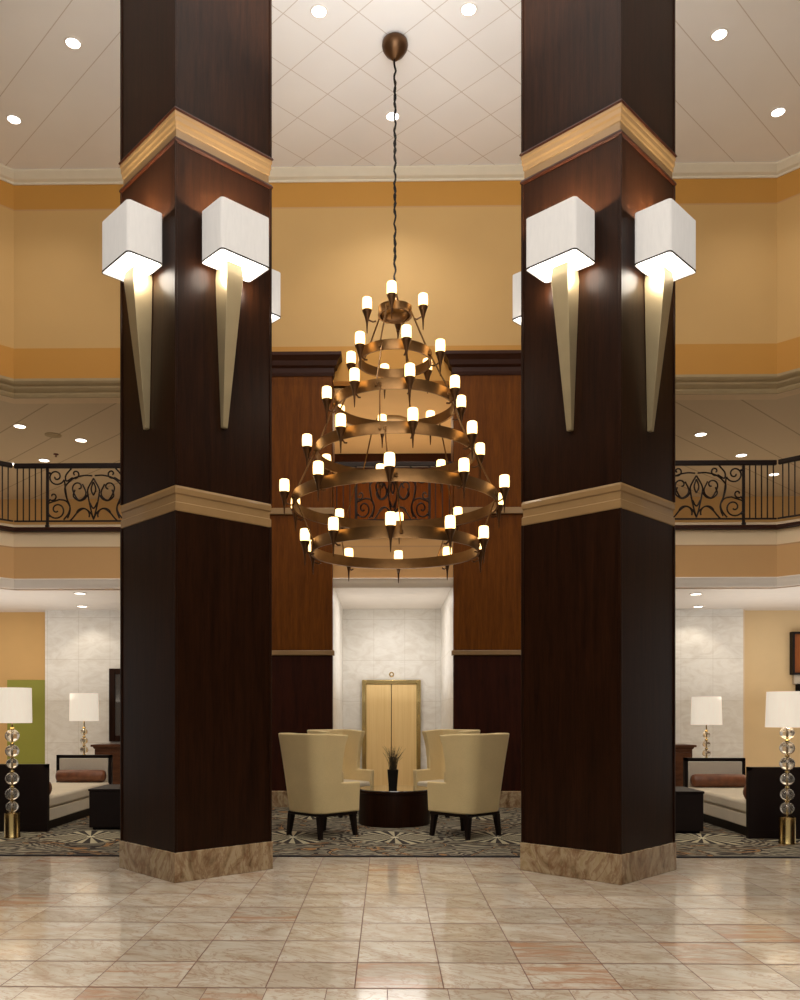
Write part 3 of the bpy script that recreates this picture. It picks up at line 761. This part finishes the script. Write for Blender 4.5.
# ------------------------------------------------------------------ wingback chairs
def make_chair():
    t = thing('wingback_chair', 'x', 'armchair')
    W, D = .70, .66; TH = .075
    # plan centreline, from left front arm round the back to the right front arm (forward = +Y)
    r = .16
    plan = []
    nside = 9
    for i in range(nside): plan.append((-W / 2, D / 2 - (D - r) * i / nside))
    for i in range(7): a = R(180 + 90 * i / 6); plan.append((-W / 2 + r + r * math.cos(a), -D / 2 + r + r * math.sin(a)))
    for i in range(1, 6): plan.append((-W / 2 + r + (W - 2 * r) * i / 6, -D / 2))
    for i in range(7): a = R(270 + 90 * i / 6); plan.append((W / 2 - r + r * math.cos(a), -D / 2 + r + r * math.sin(a)))
    for i in range(1, nside + 1): plan.append((W / 2, -D / 2 + r + (D - r) * i / nside))
    z0, arm, top = .30, .665, 1.265
    yw = .06                     # wing front at arm height
    n = len(plan)
    outer, inner = [], []
    def nrm(i):
        a = Vector(plan[max(i - 1, 0)]); b = Vector(plan[min(i + 1, n - 1)]); d = (b - a).normalized()
        return Vector((d.y, -d.x))  # outwards: travel is clockwise seen with back at -Y
    # sign check
    s = 1 if nrm(n // 2).y < 0 else -1
    levels = [0, .18, .38, .56, .70, .85, 1.0]
    def build(off):
        rows = []
        for i in range(n):
            p = Vector(plan[i]); q = p + nrm(i) * s * off
            high = p.y < yw
            f = max(0, min(1, (yw - p.y) / .09)) if high else 0
            zt = top if high else arm
            colm = []
            for l in levels:
                z = z0 + (zt - z0) * l
                k = max(0, (z - z0) / (top - z0))
                fl = 1 + .12 * k * k + .03 * k - (.05 * (1 - k))       # flares outwards towards the top
                x = q.x * fl; y = q.y * (1 + .02 * k) - .125 * k * (1 if p.y < 0 else max(0, 1 - p.y / .15))
                if high and p.y > -.12:                                   # wing edge curls forward at the top
                    cu = (p.y + .12) / (yw + .12)
                    kk = max(0, (z - arm) / (top - arm))
                    y += cu * (.12 * kk * kk)
                    x *= 1 - cu * .0
                if high and l == 1.0: z -= .03 * max(0, (p.y + .1)) / .2
                colm.append((x, y, z))
            rows.append(colm)
        return rows
    # refine plan so the step from wing to arm is crisp
    O, I = build(0), build(-TH)
    bm = BM()
    VO = [[bm.verts.new(p) for p in c] for c in O]; VI = [[bm.verts.new(p) for p in c] for c in I]
    m = len(levels)
    hi = [plan[i][1] < yw for i in range(n)]
    def quad(*v):
        v2 = []
        for x in v:
            if x not in v2: v2.append(x)
        if len(v2) >= 3:
            try: bm.faces.new(v2)
            except ValueError: pass
    for i in range(n - 1):
        if hi[i] == hi[i + 1]:
            for j in range(m - 1):
                quad(VO[i][j], VO[i + 1][j], VO[i + 1][j + 1], VO[i][j + 1]); quad(VI[i][j], VI[i][j + 1], VI[i + 1][j + 1], VI[i + 1][j])
            quad(VO[i][-1], VO[i + 1][-1], VI[i + 1][-1], VI[i][-1])
            quad(VO[i][0], VI[i][0], VI[i + 1][0], VO[i + 1][0])
        else:
            # transition: low column joins the part of the high column below arm height
            lo, h_ = (i, i + 1) if hi[i + 1] else (i + 1, i)
            zj = [c[2] for c in O[h_]]
            cut = min(range(m), key=lambda j: abs(zj[j] - arm))
            for V in (VO, VI):
                # bottom quad + polygon up to arm
                quad(*([V[lo][j] for j in range(m)] + [V[h_][j] for j in range(cut, -1, -1)]))
            quad(VO[lo][-1], VI[lo][-1], VI[h_][cut], VO[h_][cut])
            for j in range(cut, m - 1): quad(VO[h_][j], VI[h_][j], VI[h_][j + 1], VO[h_][j + 1])
            quad(VO[lo][0], VI[lo][0], VI[h_][0], VO[h_][0])
    for i in (0, n - 1):
        for j in range(m - 1): quad(VO[i][j], VI[i][j], VI[i][j + 1], VO[i][j + 1])
    link('upholstered_shell', bm, 'cream_fabric', t, bevel=.018, smooth=50)
    # seat box and cushion
    w = W - 2 * TH + .01
    bm = box(BM(), -w / 2, w / 2, -D / 2 + .05, D / 2 - .012, .30, .40); link('seat_base', bm, 'cream_fabric', t, bevel=.02)
    bm = box(BM(), -w / 2 + .01, w / 2 - .01, -D / 2 + .08, D / 2 + .0, .401, .50); link('seat_cushion', bm, 'seat_fabric', t, bevel=.035)
    bm = box(BM(), -W / 2 + .035, W / 2 - .035, -D / 2 + .04, D / 2 - .02, .262, .30); link('base_frame', bm, 'black_wood', t, bevel=.006)
    for sx in (-1, 1):
        for sy in (-1, 1):
            bx, by = sx * .27, sy * .265
            a, b = .022, .034
            ox, oy = sx * .03, sy * .02
            bm = loft(BM(), [[(bx + ox + p * a, by + oy + q * a, 0) for p, q in ((-1, -1), (1, -1), (1, 1), (-1, 1))],
                             [(bx + p * b, by + q * b, .27) for p, q in ((-1, -1), (1, -1), (1, 1), (-1, 1))]])
            link('leg', bm, 'black_wood', t)
    return t
pc = make_chair()
TX, TY_ = .105, 11.87
chairs = [((-.80, 10.70), -45, 'cream wingback chair turned away, left front of the round table'),
          ((.975, 10.70), 45, 'cream wingback chair turned away, right front of the round table'),
          ((-.66, 12.95), -135, 'cream wingback chair facing forward, left behind the round table'),
          ((.87, 12.95), 135, 'cream wingback chair facing forward, right behind the round table')]
for i, ((x, y), rz, lab) in enumerate(chairs):
    o = pc if i == 0 else copy_tree(pc)
    o.location = (x, y, CZ); o.rotation_euler = (0, 0, R(rz)); o['label'] = lab; o['group'] = 'wingback chairs around the drum table'

# drum table, vase
t = thing('coffee_table', 'round dark wood drum table with glass top between the wingback chairs', 'table', (TX, TY_, CZ))
link('drum', lathe(BM(), [(0, 0), (.485, 0), (.49, .02), (.49, .43), (.505, .44), (.505, .468), (0, .468)], 64), 'mahogany', t, smooth=40)
link('glass_top', lathe(BM(), [(0, .469), (.50, .469), (.505, .475), (.50, .483), (0, .483)], 64), 'glass_top', t, smooth=40)
VX, VY, VZ = TX - .02, TY_ - .12, CZ + .483
t = thing('vase', 'small square black vase standing on the round table', 'vase', (VX, VY, VZ))
bm = loft(BM(), [[(p * w, q * w, z) for p, q in ((-1, -1), (1, -1), (1, 1), (-1, 1))] for w, z in ((.055, 0), (.075, .26), (.065, .26), (.05, .05))])
link('body', bm, 'black_metal', t, bevel=.004)
link('soil', box(BM(), -.055, .055, -.055, .055, .19, .21), 'black_wood', t)
g = BM()
for k in range(70):
    a = random.uniform(0, 2 * PI); s = random.uniform(.02, .17); h = random.uniform(.2, .38)
    x0, y0 = random.uniform(-.04, .04), random.uniform(-.04, .04)
    tube(g, [(x0, y0, .0), (x0 + s * .25 * math.cos(a), y0 + s * .25 * math.sin(a), h * .6), (x0 + s * math.cos(a), y0 + s * math.sin(a), h)], lambda u: .0045 * (1 - u * .8), 4)
o = link('grass_plant', g, 'grass', smooth=60); o.location = (VX, VY, VZ + .205)
tag(o, 'tuft of dark spiky grass growing out of the black vase', 'plant')

# ------------------------------------------------------------------ daybeds
def daybed(side, x0, x1, y0, y1):
    """x0..x1 plan width, y0 near end, y1 far end"""
    t = thing('daybed', 'cream daybed with tall dark end panels on the %s of the lounge' % side, 'daybed', ((x0 + x1) / 2, (y0 + y1) / 2, CZ), 0, 'daybeds in the lounge')
    w = (x1 - x0) / 2; l = (y1 - y0) / 2
    link('plinth', box(BM(), -w + .06, w - .06, -l + .05, l - .05, 0, .13), 'black_wood', t)
    link('upholstered_base', box(BM(), -w + .01, w - .01, -l + .07, l - .07, .12, .28), 'seat_fabric', t, bevel=.015)
    link('seat_cushion', box(BM(), -w, w, -l + .075, l - .075, .282, .44), 'seat_fabric', t, bevel=.04)
    for s in (-1, 1):
        y = s * (l - .04)
        bm = BM(); ww = w + .02
        box(bm, -ww, ww, y - .035, y + .035, .0, .10)
        box(bm, -ww, -ww + .045, y - .035, y + .035, .10, .86); box(bm, ww - .045, ww, y - .035, y + .035, .10, .86)
        box(bm, -ww, ww, y - .035, y + .035, .815, .86)
        ys = y + s * .018
        box(bm, -ww + .04, ww - .04, ys - .015, ys + .015, .09, .82)
        e = link('end_panel', bm, 'black_wood', t)
        link('padded_panel', box(BM(), -ww + .05, ww - .05, *(sorted((y - s * .045, y + s * .0))), .30, .81), 'grey_fabric', e, bevel=.012)
    # bolsters are loose things
    for s, lab in ((1, 'brown roll bolster against the far end of the %s daybed' % side), (-1, 'brown roll bolster peeking past the dark near panel of the %s daybed' % side)):
        L = w - .03
        prof = [(0, -L), (.05, -L + .002), (.085, -L + .02), (.095, -L + .06), (.10, 0), (.095, L - .06), (.085, L - .02), (.05, L - .002), (0, L)]
        if s < 0: prof = [(r, z * (1.05 if (side == 'left') == (z > 0) else 1)) for r, z in prof]
        bm = lathe(BM(), prof, 24); bm.transform(Matrix.Rotation(R(90), 4, 'Y'))
        o = link('bolster_cushion', bm, 'leather_brown', smooth=50)
        o.location = ((x0 + x1) / 2, (y0 + y1) / 2 + s * (l - .20), CZ + .44 + .098)
        tag(o, lab, 'cushion', 'roll bolsters on the daybeds')
daybed('left', -5.16, -4.335, 10.92, 13.55)
daybed('right', 4.37, 5.21, 10.45, 12.75)

# cube side tables by the columns
def cube_table(loc, lab):
    t = thing('side_table', lab, 'table', loc, 0, 'dark cube tables beside the daybeds')
    link('body', box(BM(), -.365, .365, -.365, .365, .03, .50), 'black_wood', t, bevel=.006)
    link('table_top', box(BM(), -.375, .375, -.375, .375, .50, .53), 'black_wood', t, bevel=.006)
    link('foot_plinth', box(BM(), -.33, .33, -.33, .33, 0, .03), 'black_metal', t)
cube_table((-3.485, 11.49, CZ), 'dark cube side table sticking out left of the left column')
cube_table((3.605, 11.25, CZ), 'dark cube side table sticking out right of the right column')

# consoles, mirror, art
def console(x0, x1, lab):
    t = thing('console_cabinet', lab, 'cabinet', ((x0 + x1) / 2, 16.45, 0), 0, 'console cabinets by the stone wall')
    w = (x1 - x0) / 2
    link('body', box(BM(), -w + .06, w - .06, -.20, .42, .08, .86), 'brown_wood', t, bevel=.008)
    link('top', sweep(BM(), [(-w, .44), (-w, -.25), (w, -.25), (w, .44)], [(0, .94), (-.0, .90), (-.03, .90), (-.05, .86), (-.34, .86), (-.34, .94)]), 'brown_wood', t)
    link('base', box(BM(), -w + .03, w - .03, -.23, .43, 0, .08), 'brown_wood', t, bevel=.008)
    for i in range(2):
        a = -w + .10 + i * (w - .08); b = a + w - .12
        d = link('door', box(BM(), a, b, -.218, -.20, .14, .80), 'brown_wood', t, bevel=.006)
        link('handle', box(BM(), (a + .02) if i else (b - .035), (a + .035) if i else (b - .02), -.24, -.218, .42, .54), 'brass', d, bevel=.003)
console(-5.58, -3.9, 'brown wood console cabinet against stone wall left of the left column')
console(4.1, 5.78, 'brown wood console cabinet against stone wall right of the right column')
t = thing('wall_mirror', 'tall dark framed mirror on stone wall beside the left column', 'mirror', (-4.9, 16.9, .98))
bm = BM()
for b in ((-.54, -.42, 0, 1.43), (.42, .54, 0, 1.43), (-.42, .42, 0, .12), (-.42, .42, 1.31, 1.43)): box(bm, b[0], b[1], -.06, -.001, b[2], b[3])
link('frame', bm, 'mahogany', t, bevel=.01)
link('mirror_glass', box(BM(), -.42, .42, -.025, -.002, .12, 1.31), 'chrome', t)
def small(name, lab, cat, loc): return thing(name, lab, cat, loc)
t = thing('wall_art', 'honey wood panel in dark frame at the right edge of the photo', 'wall art', (8.38, 17.15, 2.29))
bm = BM()
for b in ((-.44, -.40, 0, .84), (.40, .44, 0, .84), (-.40, .40, 0, .04), (-.40, .40, .80, .84)): box(bm, b[0], b[1], -.14, -.001, b[2], b[3])
link('frame', bm, 'black_wood', t)
link('wood_panel', box(BM(), -.40, .40, -.06, -.002, .04, .80), 'honey_wood', t)
link('picture_lamp', box(BM(), -.12, .12, -.11, -.07, .77, .798), 'warm_downlight', t)
t = thing('wall_plaque', 'pale grey box with black strip under the wood panel, right edge', 'wall plaque', (8.41, 17.15, 1.93))
link('body', box(BM(), -.42, .42, -.08, -.001, .18, .36), 'grey_fabric', t, bevel=.01)
link('dark_strip', box(BM(), -.36, .42, -.14, -.001, .0, .17), 'black_metal', t, bevel=.01)

# ------------------------------------------------------------------ lamps with glass balls
def ball_lamp(name, lab, cat, loc, group, shade_r0, shade_r1, sz0, sz1, balls, base_h, base_r, square=False):
    t = thing(name, lab, cat, loc, 0, group)
    n = 40
    def sr(r, z):
        if square: return [(x, y, z) for x, y in rrect(2 * r, 2 * r, r * .12, 4)]
        return [(r * math.cos(2 * PI * i / n), r * math.sin(2 * PI * i / n), z) for i in range(n)]
    bm = BM(); loft(bm, [sr(shade_r0, sz0), sr(shade_r1, sz1), sr(shade_r1 - .006, sz1), sr(shade_r0 - .006, sz0), sr(shade_r0, sz0)], caps=False)
    bmesh.ops.remove_doubles(bm, verts=bm.verts, dist=1e-5)
    link('lamp_shade', bm, 'lamp_shade', t, smooth=30)
    top = max(z + r for z, r, m in balls)
    link('pole', lathe(BM(), [(.010, base_h * .9), (.010, sz0 + .1)], 10), 'brass', t)
    for z, r, m in balls:
        prof = [(r * math.sin(PI * i / 12), z - r * .92 * math.cos(PI * i / 12)) for i in range(13)]
        b = link('glass_ball', lathe(BM(), prof, 24), 'glass_ball', t, smooth=60)
        link('collar', lathe(BM(), [(.0, z + r * .9), (.022, z + r * .9), (.028, z + r * .9 + .012), (.022, z + r * .9 + .024), (0, z + r * .9 + .024)], 12), 'brass', b)
    link('base', lathe(BM(), [(0, 0), (base_r, 0), (base_r, .015), (base_r * .96, .02), (base_r * .96, base_h), (.02, base_h + .01), (0, base_h + .01)], 28), 'brass', t, smooth=40)
    link('bulb', lathe(BM(), [(0, sz0 + .10), (.025, sz0 + .12), (.035, sz0 + .16), (0, sz0 + .2)], 12), 'warm_downlight', t, smooth=60)
    light('lamp_bulb', 'POINT', (loc[0], loc[1], loc[2] + (sz0 + sz1) / 2), 14, (1, .84, .62), size=.06)
# floor lamps beside the daybeds
fl = [(1.235, .085, 0), (1.05, .083, 0), (.90, .07, 0), (.715, .083, 0), (.53, .083, 0), (.375, .075, 0)]
ball_lamp('floor_lamp', 'glass ball floor lamp with drum shade in front of left daybed', 'floor lamp', (-4.545, 10.42, CZ), 'tall glass ball floor lamps', .228, .222, 1.39, 1.815, fl, .30, .095)
ball_lamp('floor_lamp', 'glass ball floor lamp with drum shade in front of right daybed', 'floor lamp', (4.625, 10.05, CZ), 'tall glass ball floor lamps', .235, .22, 1.345, 1.755, [(1.28, .08, 0), (1.105, .085, 0), (.925, .085, 0), (.745, .078, 0), (.57, .078, 0), (.41, .078, 0)], .31, .095)
tl = [(.62, .06, 0), (.47, .065, 0), (.32, .07, 0), (.16, .075, 0)]
def lamp_table(loc, lab):
    t = thing('end_table', lab, 'table', loc, 0, 'end tables behind the daybeds')
    link('table_top', box(BM(), -.3, .3, -.25, .25, .55, .60), 'black_wood', t, bevel=.006)
    for sx in (-1, 1):
        for sy in (-1, 1): link('leg', box(BM(), sx * .27 - .02, sx * .27 + .02, sy * .22 - .02, sy * .22 + .02, 0, .55), 'black_wood', t)
lamp_table((-5.05, 14.35, 0), 'dark end table behind left daybed under the smaller drum shade lamp')
lamp_table((5.32, 14.35, 0), 'dark end table behind right daybed under the smaller drum shade lamp')
ball_lamp('table_lamp', 'table lamp with pale drum shade behind the left daybed', 'table lamp', (-5.05, 14.35, .60), 'table lamps behind the daybeds', .236, .228, .80, 1.26, tl, .06, .09)
ball_lamp('table_lamp', 'table lamp with pale drum shade behind the right daybed', 'table lamp', (5.28, 14.35, .60), 'table lamps behind the daybeds', .246, .23, .74, 1.20, [(z - .05, r, m) for z, r, m in tl], .06, .09)
